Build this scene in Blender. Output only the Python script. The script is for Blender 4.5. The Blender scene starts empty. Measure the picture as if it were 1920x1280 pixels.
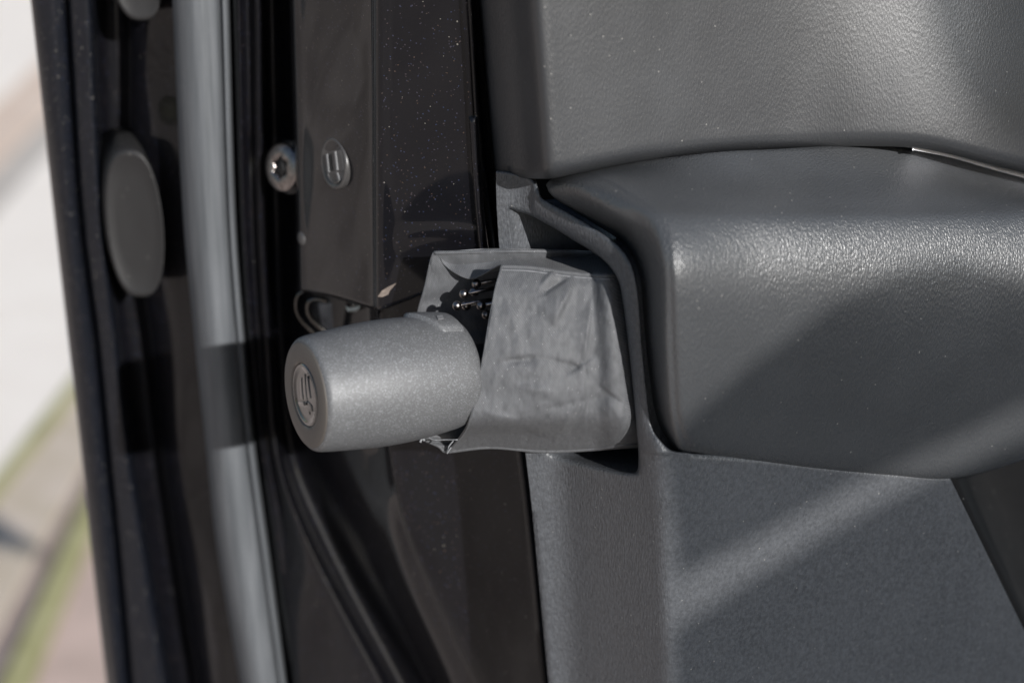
import bpy, bmesh, math, random
from mathutils import Vector, Matrix, noise
random.seed(7)
R = math.radians
scene = bpy.context.scene
col = scene.collection

# ------------------------------------------------------------------ camera, sky, sun, exposure
PITCH = R(24)
CAM = Vector((0, 0, 1.55))
RIGHT = Vector((1, 0, 0))
FWD = Vector((0, math.cos(PITCH), -math.sin(PITCH)))
UP = Vector((0, math.sin(PITCH), math.cos(PITCH)))
F = 4000.0
cd = bpy.data.cameras.new("camera")
cam = bpy.data.objects.new("camera", cd); col.objects.link(cam)
cam.matrix_world = Matrix(((RIGHT.x, UP.x, -FWD.x, CAM.x), (RIGHT.y, UP.y, -FWD.y, CAM.y), (RIGHT.z, UP.z, -FWD.z, CAM.z), (0, 0, 0, 1)))
cd.sensor_width = 36; cd.lens = 75; cd.clip_start = 0.02; cd.clip_end = 300
cd.dof.use_dof = True; cd.dof.focus_distance = 0.835; cd.dof.aperture_fstop = 5.6
scene.camera = cam

SUN = (RIGHT * 0.425 + UP * 0.05 - FWD * 0.88).normalized()
world = bpy.data.worlds.new("World"); scene.world = world; world.use_nodes = True
wn = world.node_tree.nodes; wl = world.node_tree.links
bg = wn["Background"]
sky = wn.new("ShaderNodeTexSky"); sky.sky_type = 'NISHITA'; sky.sun_disc = False
sky.sun_elevation = math.asin(SUN.z); sky.sun_rotation = math.atan2(SUN.x, SUN.y)
wl.new(sky.outputs[0], bg.inputs[0]); bg.inputs[1].default_value = 0.08
sd = bpy.data.lights.new("sun", 'SUN'); sd.energy = 5.0; sd.angle = R(0.55); sd.color = (1, 0.98, 0.955)
sun = bpy.data.objects.new("sun", sd); col.objects.link(sun)
sun.rotation_euler = SUN.to_track_quat('Z', 'Y').to_euler(); sun.location = (2, -4, 3)
scene.view_settings.view_transform = 'Standard'; scene.view_settings.look = 'None'
scene.view_settings.exposure = 0.3; scene.view_settings.gamma = 1

# ------------------------------------------------------------------ helpers
def P(px, py, d):
    return CAM + RIGHT * ((px - 960) / F * d) + UP * ((640 - py) / F * d) + FWD * d
def Q(px, py, d):                     # a depth given on the upright door, which leans away below
    return P(px, py, d / (1 - 0.000111 * (py - 640)))
def GP(px, py, z=0.0):                # point on the ground
    v = RIGHT * ((px - 960) / F) + UP * ((640 - py) / F) + FWD
    return CAM + v * ((z - CAM.z) / v.z)
def cr1(p0, p1, p2, p3, t):
    return 0.5 * ((2 * p1) + (-p0 + p2) * t + (2 * p0 - 5 * p1 + 4 * p2 - p3) * t * t + (-p0 + 3 * p1 - 3 * p2 + p3) * t ** 3)
def catmull(pts, n):
    pts = [Vector(p) for p in pts]; out = []
    for i in range(len(pts) - 1):
        a = pts[i - 1] if i else pts[0] * 2 - pts[1]
        d = pts[i + 2] if i + 2 < len(pts) else pts[-1] * 2 - pts[-2]
        for k in range(n): out.append(cr1(a, pts[i], pts[i + 1], d, k / n))
    out.append(pts[-1].copy()); return out
def interp(keys, vals, y):            # smooth interpolation through keys, straight beyond them
    n = len(keys)
    if y <= keys[0]: return vals[0] + (vals[1] - vals[0]) * (y - keys[0]) / (keys[1] - keys[0])
    if y >= keys[-1]: return vals[-1] + (vals[-1] - vals[-2]) * (y - keys[-1]) / (keys[-1] - keys[-2])
    m = []
    for i in range(n):
        if i == 0: m.append((vals[1] - vals[0]) / (keys[1] - keys[0]))
        elif i == n - 1: m.append((vals[-1] - vals[-2]) / (keys[-1] - keys[-2]))
        else:
            a = (vals[i] - vals[i - 1]) / (keys[i] - keys[i - 1]); b = (vals[i + 1] - vals[i]) / (keys[i + 1] - keys[i])
            m.append((a + b) / 2)
    for i in range(n - 1):
        if y <= keys[i + 1]:
            h = keys[i + 1] - keys[i]; t = (y - keys[i]) / h
            return (vals[i] * (2 * t ** 3 - 3 * t * t + 1) + h * m[i] * (t ** 3 - 2 * t * t + t)
                    + vals[i + 1] * (-2 * t ** 3 + 3 * t * t) + h * m[i + 1] * (t ** 3 - t * t))
def sstep(a, b, x):
    t = max(0, min(1, (x - a) / (b - a))); return t * t * (3 - 2 * t)

def link(name, verts, faces, mat, parent=None, smooth=True, solid=0, weld=False, flip_to=None, bevel=0):
    me = bpy.data.meshes.new(name)
    me.from_pydata([tuple(v) for v in verts], [], faces)
    bm = bmesh.new(); bm.from_mesh(me)
    if weld: bmesh.ops.remove_doubles(bm, verts=bm.verts, dist=8e-6)
    if flip_to == 'out':
        bmesh.ops.recalc_face_normals(bm, faces=bm.faces)
    elif flip_to is not None:         # open sheet: make normals look toward this point
        s = sum(f.normal.dot(flip_to - f.calc_center_median()) * f.calc_area() for f in bm.faces)
        if s < 0: bmesh.ops.reverse_faces(bm, faces=bm.faces)
    bm.to_mesh(me); bm.free()
    if smooth:
        for p in me.polygons: p.use_smooth = True
    me.materials.append(mat)
    o = bpy.data.objects.new(name, me); col.objects.link(o)
    if solid:
        m = o.modifiers.new("thick", 'SOLIDIFY'); m.thickness = solid; m.offset = -1
    if bevel:
        m = o.modifiers.new("bevel", 'BEVEL'); m.width = bevel; m.segments = 3; m.limit_method = 'ANGLE'
    if parent is not None:
        o.parent = parent
        o.matrix_parent_inverse = WM(parent).inverted()
    return o
def WM(o):                             # world matrix of an empty or an untransformed mesh
    return Matrix.Translation(o.location) if o.type == 'EMPTY' else Matrix.Identity(4)
def tag(o, label=None, cat=None, group=None, kind=None):
    if label: o["label"] = label
    if cat: o["category"] = cat
    if group: o["group"] = group
    if kind: o["kind"] = kind
    return o
def empty(name, loc, label, cat):
    o = bpy.data.objects.new(name, None); col.objects.link(o); o.location = loc; o.empty_display_size = 0.02
    return tag(o, label, cat)
def gridfaces(nr, nc, wrap=False):
    f = []
    for i in range(nr - 1):
        for j in range(nc if wrap else nc - 1):
            k = (j + 1) % nc
            f.append((i * nc + j, i * nc + k, (i + 1) * nc + k, (i + 1) * nc + j))
    return f
def strip(name, keys, cols, mat, parent, nx=5, y0=-300, y1=1600, ny=110, solid=0.002, mod=None):
    """upright strip of the door: cols = list of (x values at keys, depth or depth values at keys)"""
    rows = []
    for i in range(ny + 1):
        y = y0 + (y1 - y0) * i / ny
        c = []
        for xs, d in cols:
            x = interp(keys, xs, y); dd = interp(keys, d, y) if isinstance(d, (list, tuple)) else d
            c.append((x, y, dd))
        c = catmull(c, nx)
        rows.append([mod(v) if mod else v for v in c])
    nc = len(rows[0]); verts = [Q(*v) for r in rows for v in r]
    return link(name, verts, gridfaces(len(rows), nc), mat, parent, solid=solid, flip_to=CAM)
def tube(name, pts, r, mat, parent, n=10, closed_ends=True, rs=None):
    verts, faces = [], []
    N = len(pts); up = Vector((0.3, 0.2, 0.93))
    for i, p in enumerate(pts):
        t = (pts[min(i + 1, N - 1)] - pts[max(i - 1, 0)]).normalized()
        a = t.cross(up).normalized(); b = t.cross(a).normalized()
        rr = rs[i] if rs else r
        for k in range(n):
            an = 2 * math.pi * k / n
            verts.append(p + a * (math.cos(an) * rr) + b * (math.sin(an) * rr))
    faces = gridfaces(N, n, True)
    faces.append(tuple(range(n))); faces.append(tuple(range((N - 1) * n, N * n)))
    return link(name, verts, faces, mat, parent, flip_to='out')
def ball(name, c, r, mat, parent, sx=1.0):
    verts, faces = [], []
    nu, nv = 14, 8
    for i in range(nv + 1):
        th = math.pi * i / nv
        for k in range(nu):
            ph = 2 * math.pi * k / nu
            verts.append(c + Vector((math.sin(th) * math.cos(ph), math.sin(th) * math.sin(ph), math.cos(th))) * r)
    return link(name, verts, gridfaces(nv + 1, nu, True), mat, parent, weld=True, flip_to='out')

# ------------------------------------------------------------------ materials
def newmat(name):
    m = bpy.data.materials.new(name); m.use_nodes = True
    nt = m.node_tree; return m, nt, nt.nodes, nt.links, nt.nodes["Principled BSDF"]
def coords(n, l):
    return n.new("ShaderNodeTexCoord").outputs['Object']
def mapping(n, l, src, scale, rot=(0, 0, 0)):
    mp = n.new("ShaderNodeMapping"); l.new(src, mp.inputs[0]); mp.inputs['Scale'].default_value = scale
    mp.inputs['Rotation'].default_value = rot; return mp.outputs[0]
def tex(n, l, src, scale, detail=3, rough=0.55, dist=0.0):
    t = n.new("ShaderNodeTexNoise"); l.new(src, t.inputs['Vector'])
    t.inputs['Scale'].default_value = scale; t.inputs['Detail'].default_value = detail
    t.inputs['Roughness'].default_value = rough; t.inputs['Distortion'].default_value = dist
    return t.outputs[0]
def ramp(n, l, src, stops):
    r = n.new("ShaderNodeValToRGB"); l.new(src, r.inputs[0])
    e = r.color_ramp.elements
    while len(e) < len(stops): e.new(0.5)
    for i, (p, c) in enumerate(stops):
        e[i].position = p; e[i].color = (c, c, c, 1) if isinstance(c, (int, float)) else (*c, 1)
    return r.outputs[0]
def mix(n, l, fac, a, b, mode='MIX'):
    m = n.new("ShaderNodeMix"); m.data_type = 'RGBA'; m.blend_type = mode
    if isinstance(fac, (int, float)): m.inputs[0].default_value = fac
    else: l.new(fac, m.inputs[0])
    for s, v in ((m.inputs[6], a), (m.inputs[7], b)):
        if isinstance(v, tuple): s.default_value = (*v, 1)
        else: l.new(v, s)
    return m.outputs[2]
def bump(n, l, h, strength, dist, normal=None):
    b = n.new("ShaderNodeBump"); l.new(h, b.inputs['Height'])
    b.inputs['Strength'].default_value = strength; b.inputs['Distance'].default_value = dist
    if normal is not None: l.new(normal, b.inputs['Normal'])
    return b.outputs[0]
def voro(n, l, src, scale, feature='F1'):
    v = n.new("ShaderNodeTexVoronoi"); v.feature = feature; l.new(src, v.inputs['Vector']); v.inputs['Scale'].default_value = scale
    return v
def math_(n, l, op, a, b=None):
    m = n.new("ShaderNodeMath"); m.operation = op
    for s, v in ((m.inputs[0], a), (m.inputs[1], b)):
        if v is None: continue
        if isinstance(v, (int, float)): s.default_value = v
        else: l.new(v, s)
    return m.outputs[0]
def specks(n, l, c, scale, size, keep):
    """scattered dust specks: 1 on a speck"""
    v = voro(n, l, c, scale)
    d = math_(n, l, 'LESS_THAN', v.outputs['Distance'], size)
    sep = n.new("ShaderNodeSeparateColor"); l.new(v.outputs['Color'], sep.inputs[0])
    k = math_(n, l, 'LESS_THAN', sep.outputs[0], keep)
    return math_(n, l, 'MULTIPLY', d, k)

def plastic(name, base, rough, grain, gstr, dust=0.25, coarse=0.0, spec=0.5):
    m, nt, n, l, b = newmat(name); c = coords(n, l)
    stretch = mapping(n, l, c, (1.25, 1, 0.42), (0.0, R(-38), 0.0))
    g1 = tex(n, l, stretch, grain, 2, 0.6, 0.6)
    g2 = voro(n, l, stretch, grain * 0.8).outputs['Distance']
    h = mix(n, l, 0.45, g1, g2)
    nrm = bump(n, l, h, gstr, 0.0004)
    big = tex(n, l, c, 18, 4, 0.6)
    r_ = ramp(n, l, big, [(0.3, rough - 0.04), (0.7, rough + 0.07)])
    l.new(r_, b.inputs['Roughness'])
    bc = ramp(n, l, big, [(0.3, tuple(x * 0.92 for x in base)), (0.72, tuple(x * 1.12 for x in base))])
    if coarse:
        cg = ramp(n, l, tex(n, l, c, grain * 0.5, 2, 0.7), [(0.35, 0.0), (0.7, 1.0)])
        bc = mix(n, l, cg, bc, tuple(x * (1 + coarse) for x in base))
    dv = specks(n, l, c, 420, 0.13, dust * 0.25)
    dv2 = specks(n, l, mapping(n, l, c, (1, 1.6, 0.6), (0.2, 0.7, 0.1)), 230, 0.07, dust * 0.4)
    dd = math_(n, l, 'MAXIMUM', dv, dv2)
    bc = mix(n, l, math_(n, l, 'MULTIPLY', dd, 0.5), bc, (0.32, 0.31, 0.29))
    l.new(bc, b.inputs['Base Color']); l.new(nrm, b.inputs['Normal'])
    b.inputs['Specular IOR Level'].default_value = spec
    return m
def paint(name, base, dustk, flake=0.35, dirt=0.0, film=0.02):
    m, nt, n, l, b = newmat(name); c = coords(n, l)
    fv = voro(n, l, c, 2300)
    sep = n.new("ShaderNodeSeparateColor"); l.new(fv.outputs['Color'], sep.inputs[0])
    fl = math_(n, l, 'GREATER_THAN', sep.outputs[0], 0.982)
    tint = mix(n, l, sep.outputs[1], (0.5, 0.32, 0.2), (0.16, 0.26, 0.6))
    bc = mix(n, l, math_(n, l, 'MULTIPLY', fl, flake), base, tint)
    d1 = specks(n, l, c, 330, 0.12, dustk)
    d2 = specks(n, l, c, 900, 0.2, dustk * 1.1)
    dd = math_(n, l, 'MAXIMUM', d1, d2)
    bc = mix(n, l, math_(n, l, 'MULTIPLY', dd, 0.45), bc, (0.33, 0.31, 0.27))
    hz = ramp(n, l, tex(n, l, mapping(n, l, c, (1, 1, 0.35)), 45, 5, 0.65), [(0.42, 0.0), (0.75, 1.0)])
    bc = mix(n, l, math_(n, l, 'MULTIPLY', hz, dirt + film), bc, (0.24, 0.22, 0.2))
    l.new(bc, b.inputs['Base Color'])
    b.inputs['Metallic'].default_value = 0.0
    b.inputs['Roughness'].default_value = 0.55
    b.inputs['Specular IOR Level'].default_value = 0.12
    b.inputs['Coat Weight'].default_value = 0.75; b.inputs['Coat IOR'].default_value = 1.42
    rr = ramp(n, l, hz, [(0.0, 0.045), (1.0, 0.10)]); l.new(rr, b.inputs['Coat Roughness'])
    wob = bump(n, l, tex(n, l, c, 24, 1, 0.4), 0.05, 0.004)
    l.new(wob, b.inputs['Coat Normal'])
    return m
M_paint = paint("black_metallic_paint", (0.0024, 0.0024, 0.0038), 0.012, 0.10, 0.0, 0.003)
M_paint_dusty = paint("dusty_black_paint", (0.003, 0.004, 0.007), 0.10, 0.08, 0.004, 0.006)
M_trim = plastic("soft_grained_trim", (0.030, 0.0315, 0.0345), 0.39, 1700, 0.4, spec=0.6)
M_bolster = plastic("armrest_grained_trim", (0.046, 0.0485, 0.052), 0.34, 1500, 1.0, dust=0.25, spec=0.75)
M_panel = plastic("hard_grained_panel", (0.052, 0.055, 0.0605), 0.39, 1250, 0.9, coarse=0.6)
M_black = plastic("black_inner_plastic", (0.006, 0.006, 0.0065), 0.6, 600, 0.3, spec=0.25)
M_plug = plastic("matt_black_plug_rubber", (0.013, 0.0125, 0.013), 0.6, 1400, 0.3, dust=0.6)
def seal_mat():
    m, nt, n, l, b = newmat("grey_seal_rubber"); c = coords(n, l)
    g = tex(n, l, mapping(n, l, c, (2.2, 2.2, 0.10)), 160, 3, 0.6)
    s = tex(n, l, mapping(n, l, c, (1, 1, 1)), 1700, 2, 0.6)
    bc = ramp(n, l, g, [(0.3, (0.066, 0.072, 0.079)), (0.7, (0.112, 0.119, 0.128))])
    l.new(bc, b.inputs['Base Color']); b.inputs['Roughness'].default_value = 0.55
    l.new(bump(n, l, mix(n, l, 0.5, g, s), 0.8, 0.0004), b.inputs['Normal']); return m
M_seal = seal_mat()
def silver():
    m, nt, n, l, b = newmat("silver_painted_plastic"); c = coords(n, l)
    f = voro(n, l, c, 3600)
    sep = n.new("ShaderNodeSeparateColor"); l.new(f.outputs['Color'], sep.inputs[0])
    cc = ramp(n, l, sep.outputs[0], [(0.0, (0.10, 0.102, 0.105)), (0.85, (0.128, 0.13, 0.135)), (0.97, (0.24, 0.25, 0.26))])
    big = ramp(n, l, tex(n, l, c, 40, 4, 0.6), [(0.3, 0.88), (0.7, 1.0)])
    cc = mix(n, l, 1.0, cc, big, 'MULTIPLY')
    l.new(cc, b.inputs['Base Color'])
    b.inputs['Metallic'].default_value = 0.2; b.inputs['Roughness'].default_value = 0.52
    nm = n.new("ShaderNodeBump"); l.new(sep.outputs[1], nm.inputs['Height']); nm.inputs['Strength'].default_value = 0.2; nm.inputs['Distance'].default_value = 0.0003
    l.new(nm.outputs[0], b.inputs['Normal']); return m
M_silver = silver()
def simple(name, base, rough, metal=0.0, nscale=80, var=0.25, bstr=0.1, bd=0.0005, coat=0):
    m, nt, n, l, b = newmat(name); c = coords(n, l)
    t = tex(n, l, c, nscale, 5, 0.6)
    l.new(ramp(n, l, t, [(0.3, tuple(x * (1 - var) for x in base)), (0.7, tuple(min(1, x * (1 + var)) for x in base))]), b.inputs['Base Color'])
    b.inputs['Roughness'].default_value = rough; b.inputs['Metallic'].default_value = metal
    b.inputs['Coat Weight'].default_value = coat
    l.new(bump(n, l, t, bstr, bd), b.inputs['Normal']); return m
M_face = simple("grey_end_cap", (0.095, 0.085, 0.076), 0.5, 0.2, 60, 0.05)
M_dome = simple("clear_dome_badge", (0.022, 0.020, 0.019), 0.12, 0.0, 50, 0.1, coat=1.0)
M_chrome = simple("shade_darkened_chrome", (0.10, 0.095, 0.09), 0.16, 1.0, 300, 0.1)  # latch chrome, its colour darkened for the shadow it sits in
M_steel = simple("worn_bolt_steel", (0.26, 0.235, 0.225), 0.28, 1.0, 500, 0.35, 0.4)
M_hole = simple("socket_dark", (0.01, 0.01, 0.01), 0.7)
M_clip = simple("white_clip_plastic", (0.6, 0.66, 0.64), 0.4)
M_cover = simple("grey_cover_plastic", (0.05, 0.048, 0.048), 0.35, 0, 200, 0.12)
M_lip = simple("pale_grey_plastic_edge", (0.15, 0.15, 0.155), 0.45)
M_bracket = simple("grey_bracket", (0.10, 0.11, 0.125), 0.35, 0.4, 120, 0.5, 0.3)
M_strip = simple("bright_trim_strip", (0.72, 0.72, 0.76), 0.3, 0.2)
M_scuff = simple("scuffed_primer", (0.16, 0.13, 0.11), 0.6, 0, 400, 0.4)
def fabric():
    m, nt, n, l, b = newmat("grey_polyester_cloth"); c = coords(n, l)
    def wave(rot, sc):
        w = n.new("ShaderNodeTexWave"); w.wave_type = 'BANDS'; w.bands_direction = 'X'
        l.new(mapping(n, l, c, (1, 1, 1), rot), w.inputs['Vector']); w.inputs['Scale'].default_value = sc
        w.inputs['Distortion'].default_value = 0.3; return w.outputs['Fac']
    w1 = wave((0, R(43), R(10)), 520); w2 = wave((0, R(-47), R(10)), 520)
    wv = math_(n, l, 'MULTIPLY', w1, w2)
    sl = tex(n, l, mapping(n, l, c, (1.4, 1, 0.5), (0, R(-38), 0)), 420, 5, 0.7)
    cc = ramp(n, l, sl, [(0.25, (0.052, 0.054, 0.058)), (0.75, (0.100, 0.103, 0.110))])
    cc = mix(n, l, math_(n, l, 'MULTIPLY', wv, 0.35), cc, (0.21, 0.212, 0.22))
    tw = specks(n, l, mapping(n, l, c, (1, 1, 0.5), (0, R(40), 0)), 900, 0.2, 0.16)
    cc = mix(n, l, math_(n, l, 'MULTIPLY', tw, 0.2), cc, (0.45, 0.45, 0.45))
    l.new(cc, b.inputs['Base Color']); b.inputs['Roughness'].default_value = 0.55
    b.inputs['Sheen Weight'].default_value = 0.05; b.inputs['Specular IOR Level'].default_value = 0.3
    bb = bump(n, l, sl, 0.6, 0.0005)
    l.new(bump(n, l, wv, 0.5, 0.0002, bb), b.inputs['Normal']); return m
M_fabric = fabric()
M_thread = simple("grey_thread", (0.17, 0.175, 0.185), 0.7, 0, 900, 0.3)
def ground_mat(name, a, b_, sc=6):
    m, nt, n, l, b = newmat(name); c = coords(n, l)
    t = tex(n, l, c, sc, 8, 0.65)
    l.new(ramp(n, l, t, [(0.3, a), (0.7, b_)]), b.inputs['Base Color']); b.inputs['Roughness'].default_value = 0.85
    l.new(bump(n, l, tex(n, l, c, sc * 20, 4), 0.4, 0.004), b.inputs['Normal']); return m
G_pale = ground_mat("pale_concrete", (0.80, 0.73, 0.66), (0.86, 0.80, 0.73))
G_yard = ground_mat("brownish_yard_paving", (0.30, 0.24, 0.205), (0.72, 0.62, 0.55), 1.6)
G_tan = ground_mat("tan_stone", (0.58, 0.45, 0.36), (0.70, 0.58, 0.49))
G_grey = ground_mat("grey_stone", (0.42, 0.38, 0.34), (0.55, 0.50, 0.45))
G_beige = ground_mat("beige_paving", (0.44, 0.37, 0.27), (0.60, 0.51, 0.44), 9)
G_brown = ground_mat("worn_kerb_edge", (0.20, 0.155, 0.14), (0.34, 0.28, 0.26))
G_moss = ground_mat("yellow_green_moss", (0.27, 0.255, 0.10), (0.45, 0.42, 0.24), 14)
G_pink = ground_mat("pinkish_paving", (0.42, 0.32, 0.27), (0.58, 0.44, 0.38), 9)

# ------------------------------------------------------------------ the ground behind
def flat(name, pts, mat, thick, top=0.0):
    v = [Vector((p.x, p.y, top)) for p in pts] + [Vector((p.x, p.y, top - thick)) for p in pts]
    n = len(pts)
    f = [tuple(range(n)), tuple(range(2 * n - 1, n - 1, -1))] + [(i, (i + 1) % n, n + (i + 1) % n, n + i) for i in range(n)]
    return link(name, v, f, mat, smooth=False, flip_to='out')
g = 40
tag(flat("ground", [Vector((-g, -g, 0)), Vector((g, -g, 0)), Vector((g, g, 0)), Vector((-g, g, 0))], G_yard, 0.2, -0.03), kind="structure")
def band(name, a, b_, mat, th, top, label, cat, kind=None):
    """paving band between two straight lines, each through two points seen left of the door"""
    def line(l):
        p, q = GP(0, l[0]), GP(150, l[1]); d = (q - p).normalized()
        return p - (q - p) * 0.8, q + (q - p) * 0.75
    p0, p1 = line(a); q0, q1 = line(b_)
    o = flat(name, [p0, p1, q1, q0], mat, th, top)
    return tag(o, label, cat, kind=kind)
band("paving_slab", (-900, -700), (186, 41), G_pale, 0.03, 0.0, "white concrete slab above the tan slab at the upper left", "paving slab")
band("paving_slab", (392, 219), (881, 691), G_pale, 0.03, 0.0, "white concrete slab between the grey strip and the thin moss line", "paving slab")
band("paving_slab", (190, 45), (300, 145), G_tan, 0.03, 0.0, "tan stone slab between the white concrete and the grey strip, far behind the door edge", "paving slab")
band("stone_strip", (304, 149), (388, 215), G_grey, 0.03, -0.004, "narrow blurred grey stone strip beside the tan slab", "paving strip")
band("moss_line", (885, 695), (925, 730), G_moss, 0.025, 0.004, "thin green moss line between white concrete and beige paving", "moss", kind="stuff")
band("paving_slab", (930, 735), (1165, 885), G_beige, 0.03, 0.0, "beige mottled slab between the thin moss line and the brown kerb", "paving slab")
band("kerb_stone", (1168, 887), (1289, 954.5), G_brown, 0.05, -0.01, "grey brown kerb edge beside the wide moss strip", "kerb")
band("moss_strip", (1290, 955), (1440, 1060), G_moss, 0.03, 0.004, "wide yellow green moss strip running to the door edge", "moss", kind="stuff")
band("paving_slab", (1444, 1064), (2100, 1700), G_pink, 0.03, 0.0, "pinkish tan slab below the wide moss strip at the lower left", "paving slab")

# ------------------------------------------------------------------ the door
door = empty("parked_car", Vector((0, 0.9, 0.0)), "black car with its door open, grey grained trim, the umbrella stuck in the door slot", "car")
K = [0, 430, 640, 860, 1000, 1280]
# outer flange
strip("outer_flange", K, [
    ([60, 107, 131, 156, 170, 202], 1.055), ([57, 104, 128, 153, 167, 199], 1.034), ([66, 113, 137, 161, 176, 209], 1.026),
    ([92, 128, 154, 178, 192, 220], 1.022), ([118, 147, 174, 196, 211, 236], 1.024), ([124, 153, 180, 202, 217, 242], 1.031),
    ([131, 160, 187, 209, 224, 251], 1.023), ([150, 176, 202, 226, 245, 280], 1.020), ([168, 191, 216, 242, 264, 308], 1.020),
    ([178, 199, 226, 252, 275, 322], 1.031), ([186, 206, 234, 260, 283, 330], 1.050)], M_paint_dusty, door, nx=6)
def swirl(v):     # shallow pressed relief of the sheet metal
    x, y, d = v
    d += 0.004 * math.exp(-((y - 130) / 110) ** 2) * sstep(240, 330, x)
    d -= 0.0035 * math.exp(-((y - 270) / 80) ** 2) * sstep(230, 300, x)
    d += 0.006 * math.exp(-((y - 900) / 130) ** 2) * sstep(260, 380, x)
    d -= 0.006 * math.exp(-((y - 1150) / 120) ** 2) * sstep(330, 420, x)
    return Vector((x, y, d))
strip("hinge_side_shell", K, [
    ([176, 198, 224, 250, 273, 320], 1.042), ([200, 215, 245, 275, 300, 345], 1.050), ([232, 244, 275, 298, 318, 362], 1.050),
    ([248, 256, 288, 310, 330, 374], 1.032), ([290, 300, 325, 342, 360, 402], 1.019), ([335, 355, 375, 398, 412, 462], 1.009), ([350, 372, 390, 412, 428, 478], 1.004)],
    M_paint, door, nx=6, mod=swirl)
# weather seal
seal = strip("weather_seal", K, [
    ([330, 352, 372, 396, 410, 458], 1.012), ([323, 345, 365, 388, 403, 450], 0.994), ([330, 353, 373, 396, 411, 457], 0.982), ([352, 374, 392, 414, 430, 474], 0.974),
    ([378, 397, 413, 436, 452, 494], 0.972), ([404, 420, 436, 458, 476, 516], 0.976), ([412, 427, 443, 465, 484, 522], 0.981),
    ([418, 433, 449, 470, 489, 527], 0.977), ([426, 440, 456, 478, 497, 534], 0.981), ([431, 445, 461, 483, 502, 539], 1.000)], M_seal, door, nx=5)
# main painted shell with channel and bead, full height
def beads(v):
    x, y, d = v
    d += 0.0013 * math.sin(y * 0.030 - x * 0.035) * sstep(635, 680, x) * (1 - sstep(690, 725, x)) * sstep(820, 880, y) * (1 - sstep(1000, 1080, y))
    for yy in (285, 800): # small pressed dimples on the bead
        d += 0.004 * math.exp(-((y - yy) / 38) ** 2) * math.exp(-((x - interp(K, [470, 478, 490, 512, 540, 600], y)) / 12) ** 2)
    return Vector((x, y, d))
strip("painted_shell", K, [
    ([426, 440, 452, 478, 498, 532], 1.004), ([436, 449, 463, 488, 508, 544], 0.992), ([447, 457, 472, 495, 516, 552], 0.984),
    ([464, 474, 486, 505, 532, 566], [0.990, 0.990, 0.990, 0.987, 0.983, 0.974]), ([484, 490, 502, 520, 566, 700], [0.982, 0.982, 0.982, 0.978, 0.971, 0.952]),
    ([490, 498, 510, 530, 578, 722], [0.992, 0.992, 0.992, 0.986, 0.977, 0.957]), ([503, 512, 522, 545, 602, 752], [1.010, 1.010, 1.010, 1.004, 0.993, 0.971]), ([535, 548, 552, 575, 640, 790], [1.004, 1.004, 1.004, 0.999, 0.987, 0.961]),
    ([560, 575, 580, 620, 678, 815], [0.976, 0.976, 0.976, 0.972, 0.963, 0.946]), ([640, 640, 645, 670, 708, 835], [0.952, 0.952, 0.952, 0.948, 0.940, 0.934]), ([700, 700, 704, 722, 735, 850], [0.930, 0.930, 0.930, 0.926, 0.922, 0.9245]),
    ([709, 709, 714, 732, 762, 888], 0.915), ([722, 722, 728, 745, 778, 902], 0.911), ([800, 810, 830, 850, 880, 960], 0.905),
    ([868, 905, 935, 968, 985, 1014], 0.895), ([878, 915, 945, 978, 995, 1024], 0.893), ([886, 924, 954, 990, 1006, 1036], 0.915)],
    M_paint, door, nx=6, mod=beads)
# raised painted lock plate, ending above the latch gap
def emboss(v):
    x, y, d = v
    for x0, x1, yc, sl, w, a in ((750, 900, 436, -0.02, 16, .0009),):
        if x0 - 15 < x < x1 + 15:
            yy = yc + (x - (x0 + x1) / 2) * sl + 0.0016 * (x - (x0 + x1) / 2) ** 2
            d -= a * math.exp(-((y - yy) / w) ** 2) * sstep(x0 - 15, x0 + 15, x) * (1 - sstep(x1 - 12, x1 + 15, x))
    d += 0.0016 * math.sin(y * 0.017 + x * 0.02) * sstep(560, 600, x) * (1 - sstep(660, 700, x))
    return Vector((x, y, d))
def plate():
    def colx(y): return [interp(K, xs, y) for xs in ([540, 552, 556, 556, 556, 556], [546, 558, 563, 563, 563, 563], [566, 576, 580, 580, 580, 580], [630, 632, 635, 635, 635, 635], [692, 694, 696, 696, 696, 696],
        [701, 702, 703, 704, 704, 704], [712, 712, 714, 714, 714, 714], [740, 742, 745, 745, 745, 745], [812, 830, 842, 842, 842, 842], [868, 896, 925, 925, 925, 925], [875, 903, 931, 931, 931, 931], [882, 909, 936, 936, 936, 936])]
    ds = [0.990, 0.956, 0.945, 0.9215, 0.899, 0.893, 0.8885, 0.887, 0.882, 0.878, 0.8755, 0.886]
    bot = [538, 541, 544, 555, 573, 577, 576, 566, 530, 500, 498, 498]
    rows = []
    N = 190
    for i in range(N + 1):
        t = i / N; c = []
        for j in range(12):
            y = -300 + (bot[j] + 300) * t
            c.append((colx(y)[j], y, ds[j]))
        rows.append([emboss(v) for v in catmull(c, 12)])
    # rounded lower lip turning back into the gap
    for (dy, dd) in ((4, 0.002), (6, 0.006), (6, 0.02), (2, 0.06)):
        rows.append([Vector((p.x, p.y + dy, p.z + dd)) for p in rows[N]])
    nc = len(rows[0])
    return link("lock_plate", [Q(*v) for r in rows for v in r], gridfaces(len(rows), nc), M_paint, door, solid=0.0018, flip_to=CAM)
plate()

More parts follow.
